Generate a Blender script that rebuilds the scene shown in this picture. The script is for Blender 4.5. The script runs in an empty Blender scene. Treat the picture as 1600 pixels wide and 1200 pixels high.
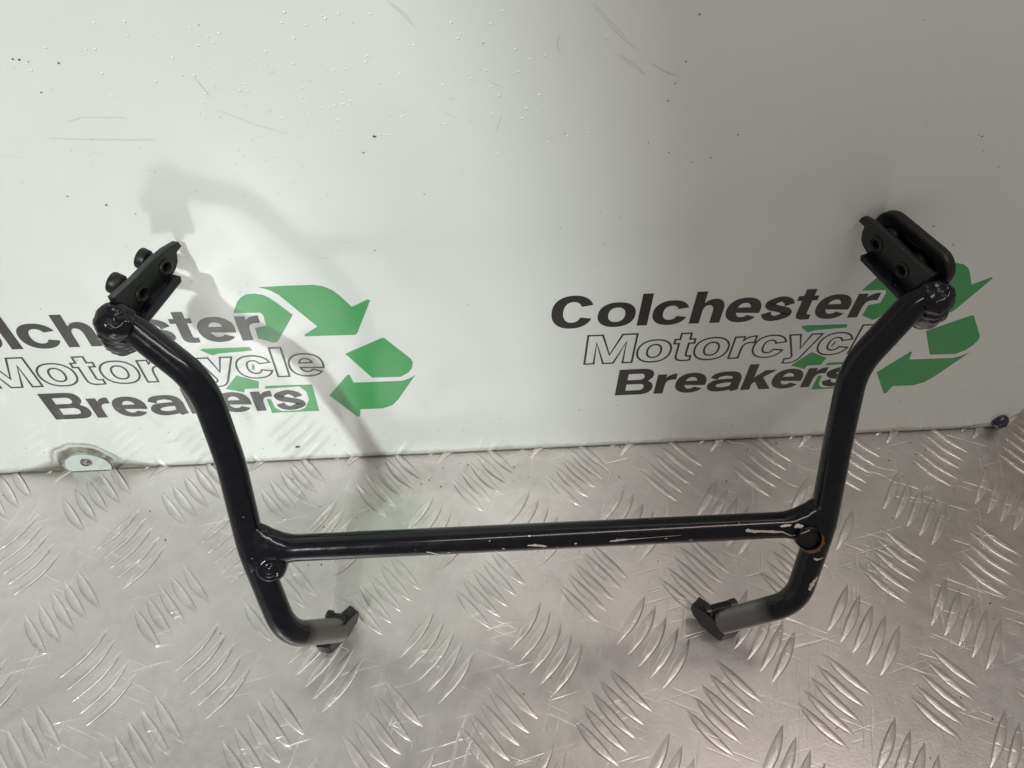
import bpy, bmesh, math, random
from mathutils import Vector, Matrix, noise as mnoise

scene = bpy.context.scene
COL = scene.collection
MM = 0.001

# ------------------------------------------------------------------ camera
RIGHT = Vector((0.99743882, -0.06889259, 0.01922533))
DOWN = Vector((-0.04205453, -0.78230334, -0.62147638))
FWD = Vector((0.05785516, 0.61907616, -0.78319697))
CAM_LOC = Vector((0.0, -0.4, 0.6057))
cam_data = bpy.data.cameras.new('camera')
cam = bpy.data.objects.new('camera', cam_data)
COL.objects.link(cam)
m = Matrix((RIGHT, -DOWN, -FWD)).transposed().to_4x4()
m.translation = CAM_LOC
cam.matrix_world = m
cam_data.sensor_width = 36.0
cam_data.lens = 1211.87 / 1600 * 36
cam_data.clip_start = 0.01
cam_data.clip_end = 50
scene.camera = cam

# ------------------------------------------------------------------ world and lamps
world = bpy.data.worlds.new('World')
scene.world = world
world.use_nodes = True
bg = world.node_tree.nodes['Background']
bg.inputs['Color'].default_value = (1.0, 0.95, 0.885, 1)
bg.inputs['Strength'].default_value = 0.265


def aim(o, target):
    d = Vector(target) - o.location
    o.rotation_euler = d.to_track_quat('-Z', 'Y').to_euler()


def lamp(name, kind, loc, target, power, colour):
    ld = bpy.data.lights.new(name, kind)
    ld.energy = power
    ld.color = colour
    o = bpy.data.objects.new(name, ld)
    o.location = loc
    COL.objects.link(o)
    aim(o, target)
    return o


# key lamp behind the photographer's left shoulder
key = lamp('key_lamp', 'SPOT', (-1.15, -2.45, 2.40), (-0.735, 0.0, 0.26), 345, (0.935, 1.0, 0.965))
key.data.spot_size = math.radians(27.4)  # cone edge added in place of the photographer's shadow on the board
key.data.spot_blend = 0.03
key.data.shadow_soft_size = 0.075
# warm fluorescent tube on the ceiling
ceil = lamp('ceiling_tube', 'AREA', (0.50, -0.62, 1.9), (0.25, -0.2, 0.0), 10, (1.0, 0.89, 0.84))
ceil.data.shape = 'RECTANGLE'
ceil.data.size = 1.5
ceil.data.size_y = 0.06

scene.view_settings.view_transform = 'Standard'
scene.view_settings.look = 'None'
scene.view_settings.exposure = 0
scene.view_settings.gamma = 1


# ------------------------------------------------------------------ material helpers
class NT:
    def __init__(self, name):
        self.mat = bpy.data.materials.new(name)
        self.mat.use_nodes = True
        self.t = self.mat.node_tree
        self.b = self.t.nodes['Principled BSDF']

    def n(self, kind, **kw):
        nd = self.t.nodes.new(kind)
        for k, v in kw.items():
            if k in nd.inputs.keys():
                nd.inputs[k].default_value = v
            else:
                setattr(nd, k, v)
        return nd

    def l(self, a, b):
        self.t.links.new(a, b)

    def math(self, op, a, b=None, c=None, clamp=False):
        nd = self.t.nodes.new('ShaderNodeMath')
        nd.operation = op
        nd.use_clamp = clamp
        for i, v in enumerate((a, b, c)):
            if v is None:
                continue
            if isinstance(v, (int, float)):
                nd.inputs[i].default_value = v
            else:
                self.l(v, nd.inputs[i])
        return nd.outputs[0]

    def ramp(self, fac, stops):
        nd = self.t.nodes.new('ShaderNodeValToRGB')
        el = nd.color_ramp.elements
        while len(el) < len(stops):
            el.new(0.5)
        for e, (p, c) in zip(el, stops):
            e.position = p
            e.color = (c, c, c, 1) if isinstance(c, (int, float)) else (*c, 1)
        self.l(fac, nd.inputs[0])
        return nd.outputs[0]

    def mix(self, fac, a, b):
        nd = self.t.nodes.new('ShaderNodeMix')
        nd.data_type = 'RGBA'
        for sock, v in ((nd.inputs[0], fac), (nd.inputs[6], a), (nd.inputs[7], b)):
            if isinstance(v, (int, float)):
                sock.default_value = v
            elif isinstance(v, tuple):
                sock.default_value = (*v, 1)
            else:
                self.l(v, sock)
        return nd.outputs[2]

    def noise(self, scale, detail=4, rough=0.55, vec=None, stretch=None):
        nz = self.n('ShaderNodeTexNoise', Scale=scale, Detail=detail, Roughness=rough)
        v = vec
        if stretch is not None:
            mp = self.n('ShaderNodeMapping')
            if len(stretch) > 3:      # turn first, then stretch
                mp.vector_type = 'TEXTURE'
                mp.inputs['Rotation'].default_value = (0, 0, stretch[3])
                mp.inputs['Scale'].default_value = [1 / q for q in stretch[:3]]
            else:
                mp.inputs['Scale'].default_value = stretch[:3]
            self.l(v, mp.inputs[0])
            v = mp.outputs[0]
        if v is not None:
            self.l(v, nz.inputs['Vector'])
        return nz.outputs[0]

    def world_pos(self):
        return self.n('ShaderNodeNewGeometry').outputs['Position']

    def bump(self, height, strength, dist):
        bp = self.n('ShaderNodeBump', Strength=strength, Distance=dist)
        self.l(height, bp.inputs['Height'])
        self.l(bp.outputs[0], self.b.inputs['Normal'])


def plain(name, colour, rough=0.5, metal=0.0, coat=0.0, spec=0.5):
    k = NT(name)
    k.b.inputs['Base Color'].default_value = (*colour, 1)
    k.b.inputs['Roughness'].default_value = rough
    k.b.inputs['Metallic'].default_value = metal
    k.b.inputs['Coat Weight'].default_value = coat
    k.b.inputs['Coat Roughness'].default_value = 0.05
    k.b.inputs['Specular IOR Level'].default_value = spec
    return k.mat


def aluminium():
    k = NT('tread_plate_aluminium')
    pos = k.world_pos()
    big = k.noise(9, 4, 0.6, pos)
    fine = k.noise(70, 5, 0.65, pos)
    tone = k.math('ADD', k.math('MULTIPLY', big, 0.6), k.math('MULTIPLY', fine, 0.4))
    col = k.ramp(tone, [(0.30, (0.53, 0.505, 0.495)), (0.55, (0.68, 0.65, 0.64)), (0.75, (0.76, 0.73, 0.72))])
    # scratches running several ways
    scr = None
    for ang, sc in ((0.22, 1.0), (-0.45, 1.3), (1.25, 0.9)):
        a = k.noise(260 * sc, 2, 0.5, pos, (0.045, 1.0, 1.0, ang))
        r = k.ramp(a, [(0.635, 0.0), (0.69, 1.0)])
        scr = r if scr is None else k.math('MAXIMUM', scr, r)
    patch = k.ramp(k.noise(22, 3, 0.6, pos), [(0.42, 0.0), (0.62, 1.0)])
    scr = k.math('MULTIPLY', scr, patch)
    # dull grime flecks
    dirt = k.ramp(k.noise(190, 4, 0.7, pos), [(0.68, 0.0), (0.76, 1.0)])
    dirt = k.math('MULTIPLY', dirt, k.ramp(k.noise(14, 3, 0.6, pos), [(0.45, 0.0), (0.65, 1.0)]))
    col = k.mix(k.math('MULTIPLY', scr, 0.5), col, (0.86, 0.85, 0.84))
    col = k.mix(k.math('MULTIPLY', dirt, 0.75), col, (0.13, 0.105, 0.08))
    k.l(col, k.b.inputs['Base Color'])
    k.b.inputs['Metallic'].default_value = 0.8
    ro = k.math('ADD', k.math('MULTIPLY', fine, 0.24), 0.235)
    ro = k.math('ADD', ro, k.math('MULTIPLY', dirt, 0.3))
    k.l(ro, k.b.inputs['Roughness'])
    k.b.inputs['Anisotropic'].default_value = 0.3
    hgt = k.math('ADD', k.math('MULTIPLY', scr, -0.5), k.math('MULTIPLY', k.noise(420, 3, 0.6, pos), 0.35))
    k.bump(hgt, 0.5, 0.0007)
    return k.mat


SCREW_X, SCREW_Z = -0.3415, 0.0095


def board_white():
    k = NT('worn_white_sign_panel')
    pos = k.world_pos()
    sep = k.n('ShaderNodeSeparateXYZ')
    k.l(pos, sep.inputs[0])
    X, Z = sep.outputs[0], sep.outputs[2]
    soft = k.noise(6, 3, 0.5, pos)
    col = k.ramp(soft, [(0.3, (0.70, 0.735, 0.705)), (0.7, (0.745, 0.775, 0.75))])
    # faint scuffs along the panel
    scf = k.ramp(k.noise(120, 3, 0.6, pos, (0.09, 1, 1.0)), [(0.68, 0.0), (0.76, 1.0)])
    scf = k.math('MULTIPLY', scf, k.ramp(k.noise(12, 2, 0.5, pos), [(0.5, 0.0), (0.68, 1.0)]))
    col = k.mix(k.math('MULTIPLY', scf, 0.28), col, (0.36, 0.35, 0.31))
    # tiny specks
    spk = k.ramp(k.noise(330, 2, 0.5, pos, (0.6, 1, 1.1)), [(0.755, 0.0), (0.775, 1.0)])
    col = k.mix(k.math('MULTIPLY', spk, 0.5), col, (0.16, 0.13, 0.09))
    # grime along the lower edge
    nz = k.noise(45, 5, 0.65, pos)
    low = k.math('SUBTRACT', 1.0, k.math('DIVIDE', Z, k.math('ADD', k.math('MULTIPLY', nz, 0.016), 0.0008)), clamp=True)
    # halo of dirt round the left screw with tails along the edge
    dx = k.math('SUBTRACT', X, SCREW_X)
    dz = k.math('SUBTRACT', Z, SCREW_Z)
    wob = k.math('MULTIPLY', k.math('SUBTRACT', k.noise(28, 3, 0.5, pos), 0.5), 0.016)
    d = k.math('SQRT', k.math('ADD', k.math('MULTIPLY', dx, dx), k.math('MULTIPLY', dz, dz)))
    dd = k.math('ADD', d, wob)
    ring = k.math('MULTIPLY', k.math('SUBTRACT', 1.0, k.math('MULTIPLY', k.math('ABSOLUTE', k.math('SUBTRACT', dd, 0.0225)), 150)), 1.0, clamp=True)
    rim = k.math('SUBTRACT', 1.0, k.math('MULTIPLY', k.math('ABSOLUTE', k.math('SUBTRACT', dd, 0.0310)), 380), clamp=True)
    fall = k.math('SUBTRACT', 1.0, k.math('MULTIPLY', k.math('ABSOLUTE', dx), 11.0), clamp=True)
    tailh = k.math('MULTIPLY', k.math('MULTIPLY', fall, fall), 0.046)
    tail = k.math('SUBTRACT', 1.0, k.math('DIVIDE', Z, k.math('ADD', tailh, 0.0006)), clamp=True)
    streak = k.ramp(k.noise(60, 4, 0.7, pos), [(0.30, 0.6), (0.55, 1.0)])
    stain = k.math('MAXIMUM', k.math('MULTIPLY', ring, 1.9, clamp=True), k.math('MULTIPLY', rim, 0.75))
    stain = k.math('MAXIMUM', stain, k.math('MULTIPLY', tail, 1.5, clamp=True))
    stain = k.math('MULTIPLY', stain, streak)
    col = k.mix(k.math('MULTIPLY', low, 0.9), col, (0.15, 0.14, 0.085))
    col = k.mix(stain, col, (0.085, 0.075, 0.046))
    lip = k.math('LESS_THAN', Z, k.math('ADD', k.math('MULTIPLY', k.noise(35, 4, 0.6, pos), 0.0042), -0.0002))  # dark gap under the panel, painted into its bottom edge
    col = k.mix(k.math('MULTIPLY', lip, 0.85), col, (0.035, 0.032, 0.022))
    k.l(col, k.b.inputs['Base Color'])
    k.b.inputs['Roughness'].default_value = 0.33
    k.b.inputs['Coat Weight'].default_value = 0.6
    rr = k.math('ADD', k.math('MULTIPLY', k.noise(30, 3, 0.6, pos), 0.10), 0.05)
    k.l(rr, k.b.inputs['Coat Roughness'])
    hgt = k.math('ADD', k.math('MULTIPLY', k.noise(7, 2, 0.5, pos), 2.0), k.math('MULTIPLY', k.noise(150, 2, 0.5, pos, (0.25, 1, 1)), 0.06))
    k.bump(hgt, 0.25, 0.004)
    return k.mat


def print_ink(name, colour):
    k = NT(name)
    pos = k.world_pos()
    w = k.ramp(k.noise(260, 3, 0.6, pos, (0.5, 1, 1)), [(0.70, 0.0), (0.80, 0.55)])
    col = k.mix(w, colour, (0.6, 0.62, 0.6))
    k.l(col, k.b.inputs['Base Color'])
    k.b.inputs['Roughness'].default_value = 0.34
    k.b.inputs['Coat Weight'].default_value = 0.25
    k.b.inputs['Coat Roughness'].default_value = 0.10
    k.b.inputs['Specular IOR Level'].default_value = 0.35
    return k.mat


def black_paint():
    k = NT('black_gloss_paint')
    pos = k.world_pos()
    att = k.n('ShaderNodeAttribute', attribute_name='foot_grey')
    nz = k.noise(60, 4, 0.6, pos)
    foot_grey = k.math('ADD', att.outputs['Fac'], k.math('MULTIPLY', k.math('SUBTRACT', nz, 0.5), 0.25))  # tube turns grey and more metallic towards its foot end
    foot_grey = k.ramp(foot_grey, [(0.28, 0.0), (0.85, 1.0)])
    dust = k.ramp(k.noise(110, 4, 0.65, pos), [(0.45, 0.0), (0.8, 1.0)])
    col = k.mix(k.math('MULTIPLY', dust, 0.2), (0.003, 0.003, 0.006), (0.022, 0.022, 0.028))
    spk = k.ramp(k.noise(420, 2, 0.5, pos), [(0.765, 0.0), (0.785, 1.0)])
    col = k.mix(k.math('MULTIPLY', spk, 0.7), col, (0.55, 0.53, 0.5))
    col = k.mix(foot_grey, col, (0.17, 0.165, 0.16))
    k.l(col, k.b.inputs['Base Color'])
    ro = k.math('ADD', k.math('MULTIPLY', dust, 0.10), 0.15)
    ro = k.math('ADD', ro, k.math('MULTIPLY', foot_grey, 0.16))
    k.l(ro, k.b.inputs['Roughness'])
    k.l(k.math('MULTIPLY', foot_grey, 0.6), k.b.inputs['Metallic'])
    k.b.inputs['Coat Weight'].default_value = 0.18
    k.b.inputs['Coat Roughness'].default_value = 0.03
    k.b.inputs['Specular IOR Level'].default_value = 0.27
    k.bump(k.noise(75, 3, 0.5, pos), 0.10, 0.0015)
    return k.mat


M_ALU = aluminium()
M_BOARD = board_white()
M_INK = print_ink('dark_grey_print', (0.030, 0.027, 0.028))
M_GREEN = print_ink('green_print', (0.055, 0.33, 0.10))
M_HALO = plain('white_print', (0.74, 0.77, 0.745), 0.33, coat=0.5)
M_BLACK = black_paint()
M_RUBBER = plain('black_rubber', (0.007, 0.007, 0.008), 0.42, spec=0.35)
M_PLATE = plain('dusty_black_steel', (0.012, 0.013, 0.013), 0.33, spec=0.35)
M_HOLE = plain('dark_recess', (0.006, 0.005, 0.005), 0.7)
M_CHIP = plain('bare_steel_chip', (0.62, 0.58, 0.54), 0.45, metal=0.3)
M_RUST = plain('rust', (0.16, 0.065, 0.022), 0.8)
M_SCREW = plain('zinc_screw', (0.30, 0.28, 0.29), 0.3, metal=0.9)
M_BLUE = plain('dark_blue_cap', (0.010, 0.012, 0.030), 0.3, coat=0.4)
M_WASHER = plain('pale_teal_washer', (0.56, 0.625, 0.60), 0.25, coat=0.5)
M_SCRATCH = plain('grey_scuff', (0.50, 0.51, 0.48), 0.5)
M_SPECK = plain('dark_speck', (0.09, 0.08, 0.065), 0.7)
M_WATER = plain('water_drop', (0.80, 0.83, 0.82), 0.03, coat=1.0)
M_WALL = plain('beige_wall_sheet', (0.42, 0.37, 0.32), 0.5)
M_THREAD = plain('oily_thread', (0.06, 0.06, 0.06), 0.35, metal=0.8)


# ------------------------------------------------------------------ object helpers
def link(name, me, mat=None, parent=None, smooth=False):
    o = bpy.data.objects.new(name, me)
    COL.objects.link(o)
    if mat is not None and len(me.materials) == 0:
        me.materials.append(mat)
    if smooth:
        for p in me.polygons:
            p.use_smooth = True
    if parent is not None:
        o.parent = parent
    return o


def tag(o, label=None, cat=None, kind=None, group=None):
    for k, v in (('label', label), ('category', cat), ('kind', kind), ('group', group)):
        if v:
            o[k] = v
    return o


def empty(name, loc, label, cat):
    o = bpy.data.objects.new(name, None)
    o.empty_display_size = 0.02
    o.location = loc
    COL.objects.link(o)
    tag(o, label, cat)
    bpy.context.view_layer.update()
    return o


def child(name, me, mat, parent, smooth=False):
    """mesh in world coordinates put under a parent that only has a location"""
    o = link(name, me, mat, None, smooth)
    off = Vector((0, 0, 0))
    p = parent
    while p is not None:
        off += p.location
        p = p.parent
    me.transform(Matrix.Translation(-off))
    o.parent = parent
    return o


def from_bm(name, bm):
    bmesh.ops.recalc_face_normals(bm, faces=bm.faces)
    me = bpy.data.meshes.new(name)
    bm.to_mesh(me)
    bm.free()
    return me


def auto_smooth(me, deg=35):
    me.polygons.foreach_set('use_smooth', [True] * len(me.polygons))
    bm = bmesh.new()
    bm.from_mesh(me)
    lim = math.radians(deg)
    for e in bm.edges:
        if len(e.link_faces) == 2 and e.calc_face_angle(0) > lim:
            e.smooth = False
    bm.to_mesh(me)
    bm.free()
    return me


def box_bm(bm, lo, hi):
    g = bmesh.ops.create_cube(bm, size=1.0)
    c = [(a + b) / 2 for a, b in zip(lo, hi)]
    s = [b - a for a, b in zip(lo, hi)]
    for v in g['verts']:
        v.co = Vector((c[0] + v.co.x * s[0], c[1] + v.co.y * s[1], c[2] + v.co.z * s[2]))


def frame_from(axis, hint=(0, 0, 1)):
    z = Vector(axis).normalized()
    h = Vector(hint)
    if abs(z.dot(h.normalized())) > 0.95:
        h = Vector((1, 0, 0))
    x = (h - z * h.dot(z)).normalized()
    y = z.cross(x)
    return x, y, z


def lathe(profile, origin, axis, seg=28, wobble=0.0, seed=0):
    """profile: list of (radius, height) along axis"""
    rnd = random.Random(seed)
    x, y, z = frame_from(axis)
    o = Vector(origin)
    bm = bmesh.new()
    rings = []
    for r, h in profile:
        ring = []
        for i in range(seg):
            a = 2 * math.pi * i / seg
            rr = r * (1 + wobble * (rnd.random() - 0.5))
            ring.append(bm.verts.new(o + z * h + (x * math.cos(a) + y * math.sin(a)) * rr))
        rings.append(ring)
    for A, B in zip(rings, rings[1:]):
        for i in range(seg):
            bm.faces.new((A[i], A[(i + 1) % seg], B[(i + 1) % seg], B[i]))
    bm.faces.new(rings[0])
    bm.faces.new(rings[-1])
    return from_bm('lathe', bm)


def rough_up(me, amp, freq):
    for v in me.vertices:
        v.co += mnoise.noise_vector(v.co * freq) * amp + mnoise.noise_vector(v.co * freq * 2.7) * amp * 0.4
    return me


def fillet(points, radii, step=math.radians(5)):
    pts = [Vector(p) for p in points]
    out = [pts[0]]
    for i in range(1, len(pts) - 1):
        p, a, b = pts[i], pts[i - 1], pts[i + 1]
        u, v = (a - p).normalized(), (b - p).normalized()
        ang = u.angle(v)
        turn = math.pi - ang
        R = radii[i - 1]
        t = R / math.tan(ang / 2)
        t = min(t, (a - p).length * 0.49, (b - p).length * 0.49)
        R = t * math.tan(ang / 2)
        bis = (u + v).normalized()
        c = p + bis * (R / math.sin(ang / 2))
        s = p + u * t - c
        e = p + v * t - c
        n = max(2, int(turn / step) + 1)
        for j in range(n + 1):
            f = j / n
            w = s.slerp(e, f) if hasattr(s, 'slerp') else s.lerp(e, f)
            out.append(c + w.normalized() * R)
    out.append(pts[-1])
    return out


def sweep(path, radius, seg=28, attr=None):
    """radius: number or function(fraction, index)"""
    path = [Vector(p) for p in path]
    n = len(path)
    tang = []
    for i in range(n):
        a = path[max(0, i - 1)]
        b = path[min(n - 1, i + 1)]
        tang.append((b - a).normalized())
    x, y, _ = frame_from(tang[0])
    L = [0.0]
    for i in range(1, n):
        L.append(L[-1] + (path[i] - path[i - 1]).length)
    bm = bmesh.new()
    rings = []
    vals = []
    for i in range(n):
        if i:
            q = tang[i - 1].rotation_difference(tang[i])
            x = q @ x
            y = q @ y
        r = radius(L[i]) if callable(radius) else radius
        ring = []
        for k in range(seg):
            a = 2 * math.pi * k / seg
            ring.append(bm.verts.new(path[i] + (x * math.cos(a) + y * math.sin(a)) * r))
            vals.append(attr(L[i], L[-1]) if attr else 0.0)
        rings.append(ring)
    for A, B in zip(rings, rings[1:]):
        for k in range(seg):
            bm.faces.new((A[k], A[(k + 1) % seg], B[(k + 1) % seg], B[k]))
    bm.faces.new(rings[0])
    bm.faces.new(rings[-1])
    me = from_bm('tube', bm)
    if attr:
        at = me.attributes.new('foot_grey', 'FLOAT', 'POINT')
        at.data.foreach_set('value', vals)
    return me


def subdivide_path(path, maxlen):
    out = [Vector(path[0])]
    for a, b in zip(path, path[1:]):
        a, b = Vector(a), Vector(b)
        k = max(1, int((b - a).length / maxlen))
        for i in range(1, k + 1):
            out.append(a.lerp(b, i / k))
    return out


def flat_plate(outline, holes, thick, origin, ux, vy, bevel=0.0):
    """plate cut from a 2D outline with holes; ux, vy span its plane; thickness centred"""
    cu = bpy.data.curves.new('plate', 'CURVE')
    cu.dimensions = '2D'
    cu.fill_mode = 'BOTH'
    cu.extrude = thick / 2 - bevel
    cu.bevel_depth = bevel
    cu.bevel_resolution = 1
    for loop in [outline] + holes:
        sp = cu.splines.new('POLY')
        sp.points.add(len(loop) - 1)
        for p, (a, b) in zip(sp.points, loop):
            p.co = (a, b, 0, 1)
        sp.use_cyclic_u = True
    o = bpy.data.objects.new('plate', cu)
    COL.objects.link(o)
    dg = bpy.context.evaluated_depsgraph_get()
    me = bpy.data.meshes.new_from_object(o.evaluated_get(dg))
    bpy.data.objects.remove(o)
    bpy.data.curves.remove(cu)
    ux = Vector(ux).normalized()
    vy = (Vector(vy) - ux * Vector(vy).dot(ux)).normalized()
    n = ux.cross(vy)
    M = Matrix((ux, vy, n)).transposed().to_4x4()
    M.translation = Vector(origin)
    me.transform(M)
    return auto_smooth(me, 30)


def circle(cx, cy, r, n=20):
    return [(cx + r * math.cos(2 * math.pi * i / n), cy + r * math.sin(2 * math.pi * i / n)) for i in range(n)]


def stadium(cx, cy, length, r, n=10):
    h = length / 2 - r
    pts = []
    for i in range(n + 1):
        a = -math.pi / 2 + math.pi * i / n
        pts.append((cx + h + r * math.cos(a), cy + r * math.sin(a)))
    for i in range(n + 1):
        a = math.pi / 2 + math.pi * i / n
        pts.append((cx - h + r * math.cos(a), cy + r * math.sin(a)))
    return pts


# ------------------------------------------------------------------ bench top with raised tread bars
def to_photo(p):
    d = Vector(p) - CAM_LOC
    z = d.dot(FWD)
    return 800 + 1211.87 * d.dot(RIGHT) / z, 600 + 1211.87 * d.dot(DOWN) / z, z


bm = bmesh.new()
box_bm(bm, (-0.95, -0.75, -0.004), (1.0, 0.06, 0.0))
bench = link('bench_top', from_bm('bench_top', bm), M_ALU)
tag(bench, 'silver aluminium five bar tread plate covering the bench', 'tread plate', kind='structure')


def tread_mesh(length, halfw, height, sign):
    """low lens shaped bar; long axis along +x, slight banana bend"""
    st = 6
    rows = []
    bm = bmesh.new()
    for i in range(1, st):
        t = i / st
        x = (t - 0.5) * length
        w = halfw * (math.sin(math.pi * t) ** 0.85)
        hh = height * min(1.0, (math.sin(math.pi * t) * 1.35) ** 0.7)
        bend = sign * 0.0016 * (4 * (t - 0.5) ** 2)
        rows.append([bm.verts.new((x, bend + w * f, z * hh - 0.0001)) for f, z in ((-1, 0), (-0.86, 0.72), (-0.64, 0.96), (0.64, 0.96), (0.86, 0.72), (1, 0))])
    a = bm.verts.new((-length / 2, sign * 0.0016, -0.0001))
    b = bm.verts.new((length / 2, sign * 0.0016, -0.0001))
    for A, B in zip(rows, rows[1:]):
        for j in range(5):
            bm.faces.new((A[j], B[j], B[j + 1], A[j + 1]))
    for j in range(5):
        bm.faces.new((a, rows[0][j], rows[0][j + 1]))
        bm.faces.new((b, rows[-1][j + 1], rows[-1][j]))
    bmesh.ops.recalc_face_normals(bm, faces=bm.faces)
    me = bpy.data.meshes.new('tread_bar')
    bm.to_mesh(me)
    bm.free()
    me.polygons.foreach_set('use_smooth', [True] * len(me.polygons))
    me.materials.append(M_ALU)
    return me


PA, PB, OX, OY = 0.085671, 0.10604, 0.01128, -0.02859
back_mesh = tread_mesh(0.047, 0.0042, 0.0014, 1)
fwd_mesh = tread_mesh(0.050, 0.0042, 0.0014, -1)
bars = []
rnd = random.Random(5)
for j in range(-1, 8):
    for i in range(-12, 13):
        for kind in (0, 1):
            cx = OX + (i + 0.5 * kind) * PA
            cy = OY - (j + 0.5 * kind) * PB
            for q in range(-2, 3):
                if kind == 0:
                    x, y, ang, me = cx + q * 0.0077, cy + q * 0.0089, math.radians(-51), back_mesh
                else:
                    x, y, ang, me = cx + q * 0.0074, cy - q * 0.0092, math.radians(-127.5), fwd_mesh
                if -0.92 < x < 0.97 and -0.72 < y < 0.035:
                    x += rnd.uniform(-1, 1) * 0.0004
                    y += rnd.uniform(-1, 1) * 0.0004
                    u, v, z = to_photo((x, y, 0))
                    seen = -25 < u < 1625 and v < 1225 and y < 0.012
                    bars.append((0 if seen else 1, z, x, y, ang + rnd.uniform(-1, 1) * 0.015, me))
bars.sort(key=lambda b: (b[0], b[1]))
rest = bmesh.new()
for n, (seen, z, x, y, ang, me) in enumerate(bars):
    M = Matrix.Translation((x, y, 0)) @ Matrix.Rotation(ang, 4, 'Z')
    if n < 300:
        o = bpy.data.objects.new('tread_bar', me)
        COL.objects.link(o)
        o.matrix_local = M
        o.parent = bench
    else:
        before = len(rest.verts)
        rest.from_mesh(me)
        rest.verts.ensure_lookup_table()
        for v in rest.verts[before:]:
            v.co = M @ v.co
me = bpy.data.meshes.new('tread_bars')
rest.to_mesh(me)
rest.free()
me.polygons.foreach_set('use_smooth', [True] * len(me.polygons))
o = link('tread_bars', me, M_ALU, bench)
o['kind'] = 'stuff'

# wall behind the board
bm = bmesh.new()
box_bm(bm, (-0.95, 0.0602, -0.004), (1.0, 0.075, 0.9))
wall = link('wall', from_bm('wall', bm), M_WALL)
tag(wall, 'beige wall sheet behind the white sign board', 'wall', kind='structure')

# ------------------------------------------------------------------ sign board
BX0, BX1, BZ0, BZ1 = -0.90, 0.5215, 0.0004, 0.80
board = empty('sign_board', (0.05, 0.0015, BZ0), 'white sign board with two green recycling logos standing behind the bench', 'sign board')
bm = bmesh.new()
box_bm(bm, (BX0, 0.0, BZ0), (BX1, 0.0035, BZ1))
bmesh.ops.bevel(bm, geom=[e for e in bm.edges], offset=0.0007, segments=2, affect='EDGES')
child('panel', auto_smooth(from_bm('panel', bm)), M_BOARD, board)
# backing batten that holds the panel off the wall
bm = bmesh.new()
box_bm(bm, (BX0 + 0.02, 0.0037, 0.002), (BX1 - 0.012, 0.0600, 0.03))
child('batten', from_bm('batten', bm), M_WALL, board)


# bold extended grotesque letters drawn from arcs and straight strokes (millimetres)
XH, CH, ST, TH = 26.0, 34.6, 8.0, 5.7


def arc(cx, cy, rx, ry, a0, a1, n=22, p=2.25):
    out = []
    for i in range(n + 1):
        a = math.radians(a0 + (a1 - a0) * i / n)
        c, s_ = math.cos(a), math.sin(a)
        out.append((cx + rx * math.copysign(abs(c) ** (2 / p), c), cy + ry * math.copysign(abs(s_) ** (2 / p), s_)))
    return out


def stroke(pts, widths, n=9):
    """outline of a smooth stroke through pts"""
    P = [Vector((a, b)) for a, b in pts]
    C, W = [], []
    for i in range(len(P) - 1):
        p0, p1, p2, p3 = P[max(0, i - 1)], P[i], P[i + 1], P[min(len(P) - 1, i + 2)]
        for k in range(n + (1 if i == len(P) - 2 else 0)):
            t = k / n
            C.append(0.5 * ((2 * p1) + (p2 - p0) * t + (2 * p0 - 5 * p1 + 4 * p2 - p3) * t * t + (3 * p1 - p0 - 3 * p2 + p3) * t ** 3))
            W.append(widths[i] + (widths[i + 1] - widths[i]) * t)
    L, R = [], []
    for i in range(len(C)):
        t = (C[min(len(C) - 1, i + 1)] - C[max(0, i - 1)]).normalized()
        nn = Vector((-t.y, t.x))
        L.append(tuple(C[i] + nn * W[i] / 2))
        R.append(tuple(C[i] - nn * W[i] / 2))
    return ('strip', L, R)


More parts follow.
